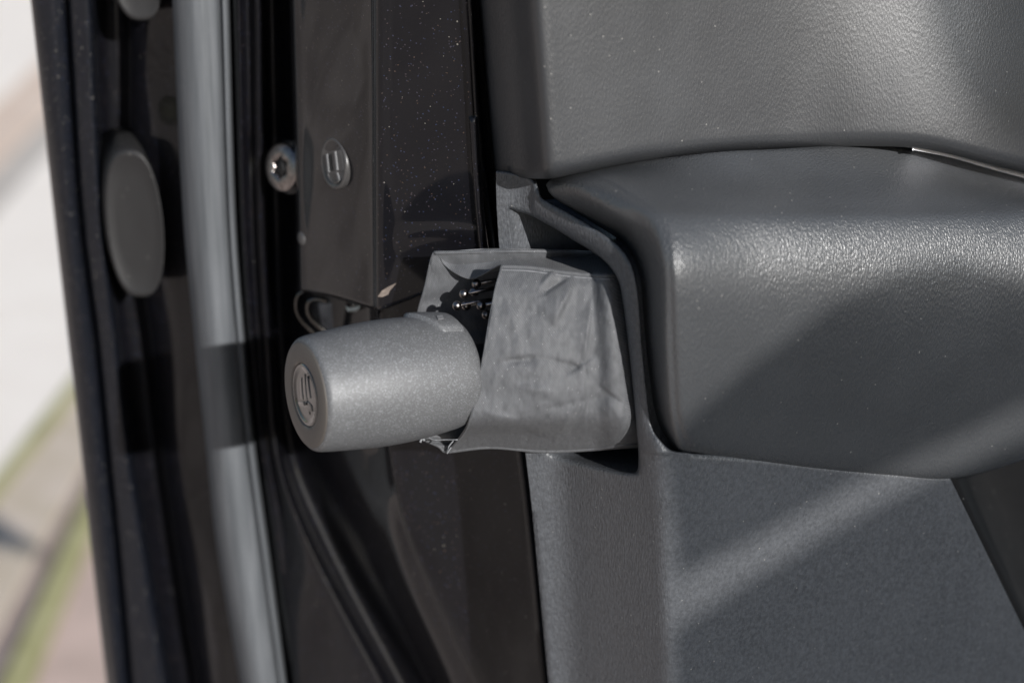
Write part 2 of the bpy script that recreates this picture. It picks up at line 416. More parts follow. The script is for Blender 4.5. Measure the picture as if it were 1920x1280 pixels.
A = (P(575, 740, 0.800) - P(1190, 642, 0.865)).normalized()      # umbrella axis, out of the door
SIDE = A.cross(UP).normalized();
if SIDE.dot(-FWD) < 0: SIDE = -SIDE
TOP = SIDE.cross(A).normalized()
if TOP.dot(UP) < 0: TOP = -TOP
def ring_pt(c, n, u, v, ang, r): return c + u * (math.cos(ang) * r) + v * (math.sin(ang) * r)
def lathe(name, c, ax, prof, mat, parent, n=48, cap=True, u=None, shape=None):
    """prof: list of (axial, radius)"""
    ax = ax.normalized(); u = (u if u is not None else ax.orthogonal()).normalized(); u = (u - ax * u.dot(ax)).normalized(); v = ax.cross(u)
    verts, faces = [], []
    for z, r in prof:
        for k in range(n):
            a = 2 * math.pi * k / n; rr = r * (shape(a, z, r) if shape else 1)
            verts.append(c + ax * z + u * (math.cos(a) * rr) + v * (math.sin(a) * rr))
    faces = gridfaces(len(prof), n, True)
    if cap:
        faces.append(tuple(range(n))); faces.append(tuple(range((len(prof) - 1) * n, len(prof) * n)))
    return link(name, verts, faces, mat, parent, flip_to='out', weld=True)

# oval rubber plugs
def plug(cx, cy, hw, hh, d, tilt):
    prof = [(-0.03, 1.0), (0.0, 1.0), (0.0014, 0.985), (0.0022, 0.955), (0.0022, 0.92), (0.0016, 0.88), (0.0014, 0.6), (0.0010, 0.3), (0.0008, 0.05)]
    n = 72; verts = []
    nrm = (Q(cx, cy, d) - Q(cx + 100, cy, d + 0.008)).cross(Q(cx, cy, d) - Q(cx, cy + 100, d)).normalized()
    if nrm.dot(CAM - Q(cx, cy, d)) < 0: nrm = -nrm
    for z, s in prof:
        for k in range(n):
            a = 2 * math.pi * k / n
            ex = 0.72
            x = math.copysign(abs(math.cos(a)) ** ex, math.cos(a)) * hw * s; y = math.copysign(abs(math.sin(a)) ** 0.98, math.sin(a)) * hh * s
            w = x + tilt * y
            verts.append(Q(cx + w, cy + y, d - 0.00006 * x * 0.8) + nrm * z)
    faces = gridfaces(len(prof), n, True) + [tuple(range(n)), tuple(range((len(prof) - 1) * n, len(prof) * n))]
    return link("oval_plug", verts, faces, M_plug, door, flip_to='out')
plug(252, 417, 54, 139, 1.008, 0.09)
plug(252, -98, 54, 137, 1.008, 0.09)

# bolt with star socket
bc = Q(528, 314, 0.968); BN = (A * 1.0 + (-FWD) * 0.5).normalized()
bolt = lathe("star_bolt", bc - BN * 0.004, BN, [(0, 0.0088), (0.003, 0.0105), (0.0038, 0.0107), (0.0044, 0.0103), (0.0049, 0.0092), (0.0054, 0.0070), (0.0055, 0.0047), (0.0048, 0.0041), (0.0015, 0.0039)], M_steel, door, n=72,
             shape=lambda a, z, r: 1 + (0.12 * math.cos(6 * a) if r < 0.0045 else 0))
lathe("star_socket", bc - BN * 0.001, BN, [(0, 0.003), (0.0016, 0.0034)], M_hole, bolt, n=48, shape=lambda a, z, r: 1 + 0.12 * math.cos(6 * a))
lathe("bolt_washer", bc - BN * 0.0065, BN, [(0, 0.0118), (0.0022, 0.0122), (0.003, 0.0116)], M_paint, bolt)
# round lock cover with slot
kc = Q(630, 306, 0.9215)
KN = (A * 1.0 + (-FWD) * 0.12).normalized()
cover = lathe("lock_cover", kc - KN * 0.0036, KN, [(0, 0.0108), (0.0042, 0.0110), (0.0050, 0.0106), (0.0052, 0.0098), (0.0047, 0.0092), (0.0046, 0.006), (0.0046, 0.001)], M_cover, door, n=64)
ku = (UP - KN * UP.dot(KN)).normalized(); kv = KN.cross(ku).normalized()
if kv.dot(RIGHT) < 0: kv = -kv
def plate_on(name, pts, c, u, v, n, z0, z1, mat, parent):
    vs = [c + u * a + v * b + n * z0 for a, b in pts] + [c + u * a + v * b + n * z1 for a, b in pts]
    k = len(pts)
    f = [tuple(range(k)), tuple(range(2 * k - 1, k - 1, -1))] + [(i, (i + 1) % k, k + (i + 1) % k, k + i) for i in range(k)]
    return link(name, vs, f, mat, parent, smooth=False, flip_to='out')
mm = 0.001
plate_on("key_slot", [(x * mm, y * mm) for x, y in ((-3.0, -3.6), (3.8, -3.6), (3.8, -1.6), (-3.0, -1.6))], kc, kv * 0 + ku, kv, KN, 0.0005, 0.00125, M_hole, cover)
plate_on("slot_lip", [(x * mm, y * mm) for x, y in ((-3.4, -5.2), (4.2, -5.0), (4.2, -4.0), (-3.4, -4.1))], kc, ku, kv, KN, 0.0005, 0.0017, M_lip, cover)
plate_on("slot_lip", [(x * mm, y * mm) for x, y in ((-3.0, 2.4), (4.8, 2.3), (4.8, 3.3), (-3.0, 3.4))], kc, ku, kv, KN, 0.0005, 0.0017, M_lip, cover)
plate_on("slot_lip", [(x * mm, y * mm) for x, y in ((-7.2, 3.1), (-3.9, 1.9), (-3.9, 2.9), (-7.2, 4.2))], kc, ku, kv, KN, 0.0005, 0.0016, M_lip, cover)
arc = []
for k in range(13):
    a = R(190 + k * 13); arc.append((-4.4 * mm + 3.6 * mm * math.cos(a) * 0.9 , -0.8 * mm + 4.6 * mm * math.sin(a + R(60))))
tube("slot_rim", [kc + ku * a_ + kv * b_ + KN * 0.0012 for a_, b_ in [(-3.4 * mm, -5.4 * mm), (-4.6 * mm, -5.6 * mm), (-6.2 * mm, -4.6 * mm), (-7.6 * mm, -2.6 * mm), (-8.0 * mm, -0.2 * mm), (-7.8 * mm, 2.2 * mm), (-7.2 * mm, 3.6 * mm)]], 0.0005, M_cover, cover, n=8)
lathe("rivet", Q(568, 446, 0.9500), KN, [(-0.002, 0.0034), (0.0006, 0.0034), (0.0014, 0.0026), (0.0017, 0.0012)], M_cover, door, n=24)

# latch loop under the lock plate
def loop(off, r, nm, mat, d=0.955):
    pts = [(612, 552), (590, 546), (570, 546), (558, 556), (556, 578), (564, 598), (582, 618), (606, 638), (640, 660)]
    cx, cy = 620, 590
    return tube(nm, catmull([Q(cx + (x - cx) * off, cy + (y - cy) * off, d) for x, y in pts], 6), r, mat, door)
loop(1.0, 0.0009, "latch_loop", M_chrome)
loop(0.66, 0.0012, "latch_claw", M_chrome, 0.952)
brk = [(596, 566), (640, 562), (690, 584), (705, 640), (640, 668), (604, 620)]
link("latch_bracket", [Q(x, y, 0.962 - (x - 596) * 0.00012) for x, y in brk] + [Q(x, y, 0.990) for x, y in brk],
     [(0, 1, 2, 3, 4, 5), (11, 10, 9, 8, 7, 6)] + [(i, (i + 1) % 6, 6 + (i + 1) % 6, 6 + i) for i in range(6)], M_bracket, door, smooth=False, flip_to='out', bevel=0.0012)
clip = [(648, 573), (655, 577), (664, 576), (676, 571), (675, 579), (667, 583), (652, 584)]
link("white_clip", [Q(x, y, 0.936) for x, y in clip] + [Q(x, y, 0.944) for x, y in clip],
     [tuple(range(7)), tuple(range(13, 6, -1))] + [(i, (i + 1) % 7, 7 + (i + 1) % 7, 7 + i) for i in range(7)], M_clip, door, smooth=False, flip_to='out', bevel=0.0006)
sc = [(706, 553), (716, 540), (722, 536), (738, 531), (728, 541), (724, 548), (712, 558)]
sc = [(708, 556), (716, 545), (727, 538), (744, 530), (737, 538), (731, 545), (728, 552), (716, 557)]
link("scuff_mark", [Q(x, y, 0.8878 - (x - 714) * 0.00003) for x, y in sc] + [Q(x, y, 0.8895 - (x - 714) * 0.00003) for x, y in sc],
     [tuple(range(8)), tuple(range(15, 7, -1))] + [(i, (i + 1) % 8, 8 + (i + 1) % 8, 8 + i) for i in range(8)], M_scuff, door, smooth=False, flip_to='out')

# ------------------------------------------------------------------ interior trim
def INT(px, off=0.0): return (0.747 + off) / (1 - 0.000125 * (px - 960))
def smax(a, b, k): 
    h = max(0, min(1, 0.5 + 0.5 * (a - b) / k)); return b * (1 - h) + a * h + k * h * (1 - h)
def xr(y): return 1256 + (y - 850) * 0.045
def G(px, py):
    """depth of the hard side panel: narrow ledge, end face, ridge, inner face"""
    e = 0.783 - (px - xr(max(py, 850))) * 0.00028
    ledge = 0.8565 - 0.0160 * sstep(700, 850, py) - (px - (xr(max(py, 850)) - 203)) * 0.00003
    e = -smax(-e, -ledge, 0.006)
    i = INT(px, 0.013)
    return smax(e, i, 0.0055)
# annulus with the umbrella slot
outer = [(930, 322), (950, 324), (972, 329), (994, 336), (1008, 350), (1014, 368), (1030, 380), (1070, 402), (1120, 432), (1158, 460), (1184, 498), (1197, 560), (1203, 640), (1213, 740), (1222, 800), (1240, 828), (1262, 845), (1300, 852),
         (1300, 905), (1300, 960), (1255, 960), (1215, 960), (1165, 960), (1115, 960), (1060, 960), (998, 960), (993, 915), (985, 850), (972, 760), (958, 660), (946, 560), (936, 470), (931, 390), (930, 350)]
inner = [(955, 392), (963, 394), (972, 397), (985, 401), (1002, 408), (1020, 418), (1042, 430), (1076, 451), (1112, 473), (1140, 496), (1160, 528), (1169, 575), (1178, 650), (1188, 745), (1193, 800), (1196, 835), (1197, 855), (1197, 868),
         (1196, 878), (1191, 885), (1180, 886), (1160, 884), (1125, 876), (1095, 868), (1060, 858), (1030, 845), (1012, 825), (1000, 790), (990, 720), (982, 640), (974, 560), (965, 480), (957, 420), (954, 400)]
def resamp(pts, n):
    pts = pts + [pts[0]]; vs = catmull([(x, y, 0) for x, y in pts], n)[:-1]; return vs
NS = 5
O = []
for i in range(len(outer)):      # outer kept straight between points
    a, b = Vector((*outer[i], 0)), Vector((*outer[(i + 1) % len(outer)], 0))
    for k in range(NS): O.append(a.lerp(b, k / NS))
# smooth the curved upper part of the outline
OS = catmull([(x, y, 0) for x, y in outer[:18]], NS)
for i in range(17 * NS): O[i] = OS[i]
I = resamp(inner, NS)
rows = []
for t in (0, 0.06, 0.14, 0.25, 0.4, 0.55, 0.7, 0.82, 0.9, 0.95, 1.0):
    row = []
    for j in range(len(O)):
        p = O[j].lerp(I[j], t); d = G(p.x, p.y)
        d -= 0.0022 * math.sin(math.pi * min(1, t * 1.0)) ** 0.7 * (1 if p.y < 850 and p.x > 1000 else 0.0)
        if t > 0.9: d += 0.0025 * ((t - 0.9) / 0.1) ** 2
        row.append(Q(p.x, p.y, d))
    rows.append(row)
inner_dir = -A
for z in (0.002, 0.008, 0.02, 0.05, 0.11):
    rows.append([v + inner_dir * z for v in rows[10]])
back = sum(rows[-1], Vector()) / len(rows[-1])
verts = [v for r in rows for v in r]; nO = len(O)
faces = gridfaces(len(rows), nO, True)
base = len(verts)
# lower sheet of the same panel, butted on the row y=960
lowx = [1300 - k * 45 / NS for k in range(0, NS)] + []
bottom_idx = [j for j in range(nO) if abs(O[j].y - 960) < 0.01 and O[j].x > 900]
bx = sorted([O[j].x for j in bottom_idx] + [998])
bx = sorted(set(round(x, 3) for x in bx))
ys = [960 + 520 * k / 40 for k in range(41)]
for y in ys:
    for x in bx:
        f = (x - 998) / (1300 - 998)
        xx = (998 + (y - 960) * 0.095) * (1 - f) + (1300 + (y - 960) * 0.045) * f
        verts.append(Q(xx, y, G(xx - 0.0 * y, y)))
for i in range(len(ys) - 1):
    for j in range(len(bx) - 1):
        a = base + i * len(bx) + j
        faces.append((a, a + 1, a + 1 + len(bx), a + len(bx)))
base2 = len(verts)
# inner face to the right of the ridge
def topy(x): return interp([1300, 1400, 1600, 1790, 1830], [852, 858, 880, 893, 893], x)
left = sorted([(O[j].y, O[j].x) for j in range(nO) if abs(O[j].x - 1300) < 0.01 and 851 < O[j].y < 961])
left = [(x, y) for y, x in left] + [(1300 + (y - 960) * 0.045, y) for y in ys[1:]]
NX, NY = 46, len(left) - 1
for xl, yl in left:
    t = (yl - left[0][1]) / (left[-1][1] - left[0][1])
    yr = 880 + 600 * t; xrr = 1790 + (yr - 893) * 0.487
    for j in range(NX + 1):
        s = j / NX
        x = xl + (xrr - xl) * s
        yb = topy(1300 + 490 * s)
        y = yb + (1480 - yb) * t
        if j == 0: y = yl
        verts.append(Q(x, y, G(x, y)))
for i in range(NY):
    for j in range(NX):
        a = base2 + i * (NX + 1) + j
        faces.append((a, a + 1, a + 2 + NX, a + 1 + NX))
link("side_panel", verts, faces, M_panel, door, solid=0.002, weld=True, flip_to=CAM)
# pocket behind the cut edge
pk = []
for i in range(21):
    y = 760 + 600 * i / 20
    xe = 1790 + (y - 893) * 0.487
    pk.append([Vector((xe - 3, y, INT(xe, 0.012))), Vector((xe + 4, y, INT(xe, 0.03))), Vector((xe + 20, y, INT(xe, 0.09))), Vector((max(xe + 24, min(xe + 60, 1930)), y, INT(xe, 0.12))), Vector((max(xe + 30, min(xe + 190, 1945)), y, INT(xe + 100, 0.12)))])
link("map_pocket", [Q(*v) for r in pk for v in r], gridfaces(21, 5), M_black, door, solid=0.002, flip_to=CAM)

# upper trim panel
def upper():
    ks = [0, 200, 300, 335]
    rows = []
    seam_x = [900, 912, 945, 1000, 1030, 1060, 1130, 1200, 1300, 1400, 1550, 1700, 1850, 1920, 2100, 2300]
    seam_y = [296, 312, 328, 333, 333, 329, 312, 301, 289, 281, 276, 273, 305, 322, 370, 420]
    cols = [ # x at top (y=0), x at bottom, depth
        (896, 926, 0.895), (899, 929, 0.880), (906, 938, 0.869), (930, 958, 0.858), (962, 988, 0.845), (988, 1012, 0.8275), (1001, 1024, 0.8215), (1018, 1042, 0.8195),
        (1060, 1085, 0.823), (1180, 1200, 0.833), (1330, 1345, 0.848), (1480, 1490, 0.862), (1620, 1625, 0.872), (1740, 1740, 0.877), (1860, 1860, 0.884), (2000, 2000, 0.902), (2250, 2250, 0.94)]
    N = 64
    for i in range(N + 1):
        t = i / N
        c = []
        for xt, xb, d in cols:
            yb = interp(seam_x, seam_y, xb)
            y = -320 + (yb + 320) * t
            x = xt + (xb - xt) * (y / 320 if y > 0 else y / 320)
            dd = d
            # lower edge rolls back towards the seam
            e = max(0, (y - (yb - 26)) / 26); dd += 0.007 * e ** 3
            # slow swelling of the upper panel towards the top right
            dd -= 0.016 * sstep(1430, 1720, x) * sstep(-260, 330, y); dd += 0.005 * (1 - y / 320)
            dd += 0.0003 * math.sin(x * 0.011 + y * 0.004)
            c.append((x, y, dd))
        rows.append(catmull(c, 5))
    last = rows[-1]
    for dy, dd in ((2, 0.003), (2, 0.01), (0, 0.03)):
        rows.append([Vector((p.x, p.y + dy, p.z + dd)) for p in last])
    nc = len(rows[0])
    return link("upper_trim", [Q(*v) for r in rows for v in r], gridfaces(len(rows), nc), M_trim, door, flip_to=CAM, solid=0.002)
upper()

# armrest bolster
def bolster():
    st = []
    st.append([(1026, 350, .858), (1042, 374, .852), (1112, 418, .842), (1168, 458, .836), (1196, 520, .832), (1205, 640, .830), (1219, 768, .830), (1236, 818, .832), (1250, 838, .838)])
    st.append([(1024, 346, .850), (1040, 366, .838), (1116, 410, .826), (1172, 450, .818), (1201, 516, .812), (1210, 640, .810), (1224, 766, .810), (1242, 816, .814), (1256, 838, .826)])
    st.append([(1032, 337, .846), (1062, 352, .828), (1140, 396, .806), (1196, 436, .797), (1224, 508, .791), (1231, 640, .790), (1242, 768, .791), (1256, 824, .798), (1266, 842, .82)])
    st.append([(1048, 330, .845), (1084, 342, .823), (1164, 382, .801), (1214, 420, .789), (1240, 502, .7775), (1245, 640, .7760), (1254, 770, .7785), (1270, 830, .783), (1278, 845, .797)])
    st.append([(1075, 322, .844), (1120, 336, .820), (1196, 378, .798), (1240, 418, .7850), (1255, 502, .7738), (1260, 640, .7735), (1268, 775, .7762), (1286, 834, .782), (1292, 848, .797)])
    st.append([(1120, 313, .846), (1165, 330, .820), (1236, 378, .7980), (1280, 420, .7855), (1285, 508, .7738), (1290, 640, .7732), (1298, 780, .7765), (1320, 838, .784), (1324, 852, .799)])
    def full(x, seam, bot, dx=0, roll=0):
        h = bot - 420
        return [(x - 70, seam, INT(x, .050)), (x - 50, seam + (400 - seam) * .42, INT(x, .036)), (x - 12, 382, INT(x, .0185)), (x, 424 + roll, INT(x, .0082)), (x + 2, 424 + h * .22 + roll, INT(x, -.0004)),
                (x + 3, 416 + h * .5, INT(x, -.001)), (x + 5, 416 + h * .82, INT(x, .005)), (x + 8, bot - 10, INT(x, .0100)), (x + 8, bot + 3, INT(x, .0200))]
    st.append(full(1400, 287, 862)); st.append(full(1520, 280, 877)); st.append(full(1660, 273, 890)); st.append(full(1780, 276, 896)); st.append(full(1900, 300, 862)); st.append(full(2060, 350, 800)); st.append(full(2300, 410, 720))
    cols = [catmull(s, 7) for s in st]
    rows = []
    for i in range(len(cols[0])):
        rows.append(catmull([c[i] for c in cols], 6))
    # seam roll
    first = rows[0]
    rows.insert(0, [Vector((p.x, p.y + 1, p.z + 0.012)) for p in first])
    nc = len(rows[0])
    return link("armrest", [Q(*v) for r in rows for v in r], gridfaces(len(rows), nc), M_bolster, door, flip_to=CAM, solid=0.0025)
bolster()
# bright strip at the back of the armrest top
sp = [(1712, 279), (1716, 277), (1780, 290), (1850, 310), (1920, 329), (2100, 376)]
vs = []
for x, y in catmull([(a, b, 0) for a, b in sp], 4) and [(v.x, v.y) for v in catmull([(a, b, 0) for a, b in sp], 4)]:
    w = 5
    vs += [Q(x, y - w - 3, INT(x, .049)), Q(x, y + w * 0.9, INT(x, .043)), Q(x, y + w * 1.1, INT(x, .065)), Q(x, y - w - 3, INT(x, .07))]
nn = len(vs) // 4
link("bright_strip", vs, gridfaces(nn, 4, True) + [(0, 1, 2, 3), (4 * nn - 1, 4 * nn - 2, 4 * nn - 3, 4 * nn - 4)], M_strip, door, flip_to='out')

# ------------------------------------------------------------------ umbrella
HC = P(575, 740, 0.800)
umb = empty("folding_umbrella", HC - A * 0.06, "folded umbrella with silver grey barrel handle and round badge, sticking out of the door slot", "umbrella")
hr = 0.0243
prof = [(0.0, 0.0145), (0.0002, 0.0195), (0.0, 0.0206), (-0.0008, 0.02145), (-0.0022, 0.0220), (-0.006, 0.0225), (-0.015, 0.0233), (-0.025, 0.0240), (-0.035, 0.0241), (-0.045, 0.0236), (-0.053, 0.0228), (-0.0595, 0.0218),
        (-0.0635, 0.0200), (-0.0657, 0.0165), (-0.067, 0.012), (-0.067, 0.004)]
pp = catmull([(a, b, 0) for a, b in prof], 4)
handle = lathe("handle", HC, A, [(v.x, v.y) for v in pp], M_silver, umb, n=96, u=TOP)
lathe("end_cap", HC, A, [(-0.001, 0.0203), (0.0005, 0.0201), (0.0008, 0.0196), (0.0008, 0.0135), (0.0006, 0.0121), (-0.0002, 0.0123), (-0.0004, 0.0110), (-0.0004, 0.002)], M_face, handle, n=96)
badge = lathe("badge", HC, A, [(-0.0006, 0.0122), (0.0004, 0.0119), (0.0009, 0.0114), (0.0009, 0.0106), (0.0004, 0.0102), (0.0003, 0.0086), (0.0004, 0.005), (0.0005, 0.001)], M_dome, handle, n=72)
bu = TOP; bv = A.cross(TOP).normalized()
if bv.dot(RIGHT) < 0: bv = -bv
def shape3(name, poly, z0=0.0002, z1=0.0007):
    o = plate_on(name, [(y * mm * 1.18, x * mm * 1.18) for x, y in poly], HC, bu, bv, A, z0, z1, M_dome, badge)
    m = o.modifiers.new("bevel", 'BEVEL'); m.width = 0.0003; m.segments = 3
    for p in o.data.polygons: p.use_smooth = True
    return o
def feather(x0, w, y0, top, lean):
    n = 8; L, Rr = [], []
    for k in range(n + 1):
        t = k / n; y = y0 + (top - y0) * t; c = x0 + lean * t * t
        ww = w * (1 - 0.55 * t)
        L.append((c - ww, y)); Rr.append((c + ww, y))
    return L + Rr[::-1]
shape3("badge_feather", feather(-3.2, 1.2, -1.5, 5.6, 1.4))
shape3("badge_feather", feather(0.1, 1.2, -1.5, 6.8, 1.3))
shape3("badge_feather", feather(3.2, 1.2, -1.0, 6.2, 0.3))
shape3("badge_arrow", [(-7, -2.2), (-3.5, -2.2), (2.4, -2.2), (4.2, -3.2), (4.2, -5.2), (1.6, -5.2), (1.6, -6.4), (-1.2, -4.0), (-4.4, -4.0), (-6.6, -3.6)])
lathe("badge_eye", HC + bu * 0.0006 - bv * 0.0002 + bu * -0.0036 + bv * -0.0002, A, [(0.0010, 0.0009), (0.0013, 0.0009), (0.0014, 0.0004)], M_hole, badge, n=16)
# push button: a raised cylindrical patch on top of the handle
def button():
    verts = []; nu, nv = 22, 16
    z0, z1 = -0.0455, -0.0645
    outl = []
    def rad(z):
        for i in range(len(pp) - 1):
            if pp[i].x >= z >= pp[i + 1].x and pp[i].x != pp[i + 1].x:
                t = (pp[i].x - z) / (pp[i].x - pp[i + 1].x); return pp[i].y + (pp[i + 1].y - pp[i].y) * t
        return 0.0247
    a0, a1 = R(-44), R(46)   # round the top, towards and away from the viewer
    for i in range(nu + 1):
        for j in range(nv + 1):
            a = a0 + (a1 - a0) * j / nv
            zs = -0.0435 - 0.0095 * min(1.15, abs(a) / R(46)) ** 1.3
            z = zs + (-0.0615 - zs) * i / nu
            e = min(i, nu - i, j, nv - j)
            rr = rad(max(z, -0.0605)) + (-0.001 if e == 0 else 0.0012 if e == 1 else 0.0016)
            verts.append(HC + A * z + TOP * (math.cos(a) * rr) + SIDE * (math.sin(a) * rr))
    o = link("push_button", verts, gridfaces(nu + 1, nv + 1), M_silver, handle, flip_to=None)
    bm = bmesh.new(); bm.from_mesh(o.data)
    c = HC - A * 0.055
    if sum(f.normal.dot(f.calc_center_median() - c) for f in bm.faces) < 0: bmesh.ops.reverse_faces(bm, faces=bm.faces)
    bm.to_mesh(o.data); bm.free()
    # small raised mark
    for sgn in (1,):
        m0 = HC - A * 0.0520; rr = rad(-0.052) + 0.0017
        def pt(z, a): return HC + A * z + TOP * (math.cos(a) * rr) + SIDE * (math.sin(a) * rr)
        v = [pt(-0.0520, R(30)), pt(-0.0545, R(30)), pt(-0.0553, R(23)), pt(-0.0528, R(23))]
        nrm = (v[0] - c).normalized() * 0.0003
        link("button_mark", [x for x in v] + [x + nrm for x in v], [(0, 1, 2, 3), (7, 6, 5, 4), (0, 1, 5, 4), (1, 2, 6, 5), (2, 3, 7, 6), (3, 0, 4, 7)], M_lip, o, smooth=False, flip_to='out')
button()
# neck, shaft and folded canopy inside the sleeve
lathe("shaft", HC, A, [(-0.060, 0.006), (-0.07, 0.006), (-0.25, 0.006)], M_steel, umb, n=24)
rot_c = HC - A * 0.073
lathe("rib_crown", HC, A, [(-0.068, 0.006), (-0.070, 0.009), (-0.076, 0.009), (-0.080, 0.006)], M_black, umb, n=32)
cloth_pts = []
lathe("folded_canopy", HC, A, [(-0.078, 0.007), (-0.084, 0.012), (-0.10, 0.014), (-0.14, 0.014), (-0.22, 0.014)], M_black, umb, n=64,
      shape=lambda a, z, r: 1 + 0.09 * math.sin(9 * a + 40 * z))
tips = [(870, 551, .838), (889, 547, .842), (857, 573, .834), (874, 573, .840), (902, 573, .836), (912, 590, .842), (893, 532, .844)]
for i, (x, y, d) in enumerate(tips):
    c = P(x, y, d)
    t = ball("rib_tip", c, 0.00195, M_steel, umb)
    tube("rib", [c, c - A * 0.012 + TOP * 0.0005, c - A * 0.05], 0.0008, M_steel, t, n=8)

# ------------------------------------------------------------------ cloth sleeve round the umbrella
def sleeve():
    sl = empty("umbrella_sleeve", P(1000, 840, 0.84), "crumpled grey cloth sleeve with stitched hem, round the umbrella where it enters the door slot", "umbrella sleeve")
    # closed loop at the mouth (left) and inside the slot (right), going round: front top -> front bottom -> back bottom -> back top
    # each point: (x, y, depth)
    mouth = [(940, 500, .819), (929, 545, .813), (917, 610, .811), (906, 675, .811), (893, 740, .813), (880, 790, .817), (864, 818, .843), (838, 846, .860),
             (822, 836, .861), (800, 826, .862), (786, 815, .858), (778, 780, .860), (776, 720, .862), (777, 650, .862), (784, 588, .857), (797, 540, .851), (814, 474, .8440), 
             (832, 496, .8450), (856, 514, .843), (882, 523, .840), (908, 513, .834), (925, 503, .826)]
    back = [(1162, 517, .813), (1169, 556, .811), (1177, 615, .811), (1183, 675, .813), (1188, 735, .816), (1192, 780, .819), (1197, 808, .826), (1199, 830, .838),
            (1193, 838, .850), (1180, 838, .865), (1170, 830, .87), (1164, 780, .875), (1160, 720, .876), (1156, 650, .876), (1152, 588, .874), (1152, 520, .866), (1150, 474, .852),
            (1152, 478, .851), (1154, 485, .849), (1156, 494, .838), (1158, 503, .830), (1160, 511, .821)]
    mid = []
    for k in range(len(mouth)):
        m, b = Vector(mouth[k]), Vector(back[k]); mid.append(m.lerp(b, 0.5))
    # shape the lower and upper edges between mouth and slot
    adj = {7: (0, 7, 0), 8: (0, 8, 0), 6: (0, 4, 0), 9: (0, 6, 0), 0: (0, 2, 0), 16: (0, -3, -.011), 15: (0, 0, -.006), 17: (0, -12, 0), 18: (0, -20, 0), 19: (0, -20, 0), 20: (0, -12, 0), 21: (0, -4, 0),
           3: (0, 0, -.003), 4: (0, 0, -.004), 2: (0, 0, -.002), 5: (0, 0, -.002)}
    for k, v in adj.items(): mid[k] = mid[k] + Vector(v)
    q1 = [Vector(mouth[k]).lerp(mid[k], 0.5) for k in range(len(mouth))]
    q1adj = {7: (-8, -8, 0), 8: (0, -3, 0), 6: (0, -4, 0), 17: (0, -14, 0), 18: (0, -18, 0), 19: (0, -16, 0), 20: (0, -6, 0), 0: (0, -3, 0), 3: (0, 0, -.001)}
    for k, v in q1adj.items(): q1[k] = q1[k] + Vector(v)
    q3 = [mid[k].lerp(Vector(back[k]), 0.5) for k in range(len(mouth))]
    q3[0] += Vector((0, 2, 0)); q3[7] += Vector((0, 3, 0)); q3[8] += Vector((0, 3, 0))
    sections = [[Vector(v) for v in mouth], q1, mid, q3, [Vector(v) for v in back], [Vector(v) + Vector((170, -10, .08)) for v in back]]
    SUB, LSUB = 14, 30
    loops = []
    for s in sections:
        n = len(s); o = []
        for i in range(n):
            for k in range(SUB):
                o.append(cr1(s[i - 1], s[i], s[(i + 1) % n], s[(i + 2) % n], k / SUB))
        loops.append(o)
    nL = len(loops[0]); rows = [[] for _ in range((len(sections) - 1) * LSUB + 1)]
    for j in range(nL):
        c = catmull([lp[j] for lp in loops], LSUB)
        for i, v in enumerate(c): rows[i].append(v)
    def crease(x, y, x0, y0, x1, y1, w, amp):
        dx, dy = x1 - x0, y1 - y0; L2 = dx * dx + dy * dy
        t = max(0, min(1, ((x - x0) * dx + (y - y0) * dy) / L2))
        ex, ey = x - x0 - t * dx, y - y0 - t * dy
        sd = (ex * dy - ey * dx) / math.sqrt(L2)
        fade = math.sin(math.pi * min(1, max(0, (t * 0.9 + 0.05))))
        dd = math.hypot(ex, ey)
        ww = w * (0.7 if sd > 0 else 3.2)
        return amp * fade * math.exp(-abs(dd / ww) ** 1.4)
    cr_list = [(1064, 522, 1016, 552, 7, .0017), (1012, 540, 1040, 505, 10, -.0009), (1075, 530, 1035, 610, 13, -.0013), (1110, 560, 1094, 690, 5, -.0006), (1094, 690, 1098, 800, 5, -.0005), (938, 678, 1010, 668, 6, .0011), (1010, 668, 1090, 688, 7, .0006),
               (1108, 670, 1062, 702, 7, .0010), (1060, 675, 1104, 700, 6, .0006), (1090, 740, 1052, 810, 6, -.0007), (1060, 820, 1110, 745, 4, .0005), (950, 560, 975, 640, 16, -.0006), (905, 770, 980, 790, 14, -.0008), (1000, 770, 1150, 740, 16, .0006), (960, 720, 1040, 735, 12, -.0006),
               (1120, 720, 1170, 760, 9, .0007), (960, 800, 1040, 825, 10, .0006)]
    verts = []
    for r in rows:
        for j, v in enumerate(r):
            x, y, d = v
            front = j < 8 * SUB
            if front:
                for c in cr_list: d += 2.2 * crease(x, y, c[0], c[1], c[2], c[3], c[4] * 0.62, c[5])
                n1 = noise.noise(Vector((x * 0.02, y * 0.028, 1.3))); n2 = noise.noise(Vector((x * 0.06, y * 0.05, 4.3)))
                e = min(1, min(j, 8 * SUB - j) / 8)
                d += (0.0008 * n1 + 0.0004 * n2 + 0.0002 * noise.noise(Vector((x * .13, y * .13, 9)))) * e
            else:
                d += 0.0012 * noise.noise(Vector((x * 0.03, y * 0.04, 7)))
            verts.append(P(x, y, d))
    cloth = link("cloth_tube", verts, gridfaces(len(rows), nL, True), M_fabric, sl, flip_to=None)
    bm = bmesh.new(); bm.from_mesh(cloth.data)
    bmesh.ops.recalc_face_normals(bm, faces=bm.faces); bm.to_mesh(cloth.data); bm.free()
    m = cloth.modifiers.new("thick", 'SOLIDIFY'); m.thickness = 0.0005; m.offset = 0
    # hem rolls and stitches
    def hem(idx, r, off=0.0):
        pts = [P(rows[i][idx].x, rows[i][idx].y, rows[i][idx].z - off) for i in range(0, 4 * LSUB + 8, 2)]
        return tube("hem", pts, r, M_fabric, cloth, n=8)
    hem(0, 0.0009); hem(16 * SUB, 0.0008); hem(8 * SUB - SUB, 0.0009)
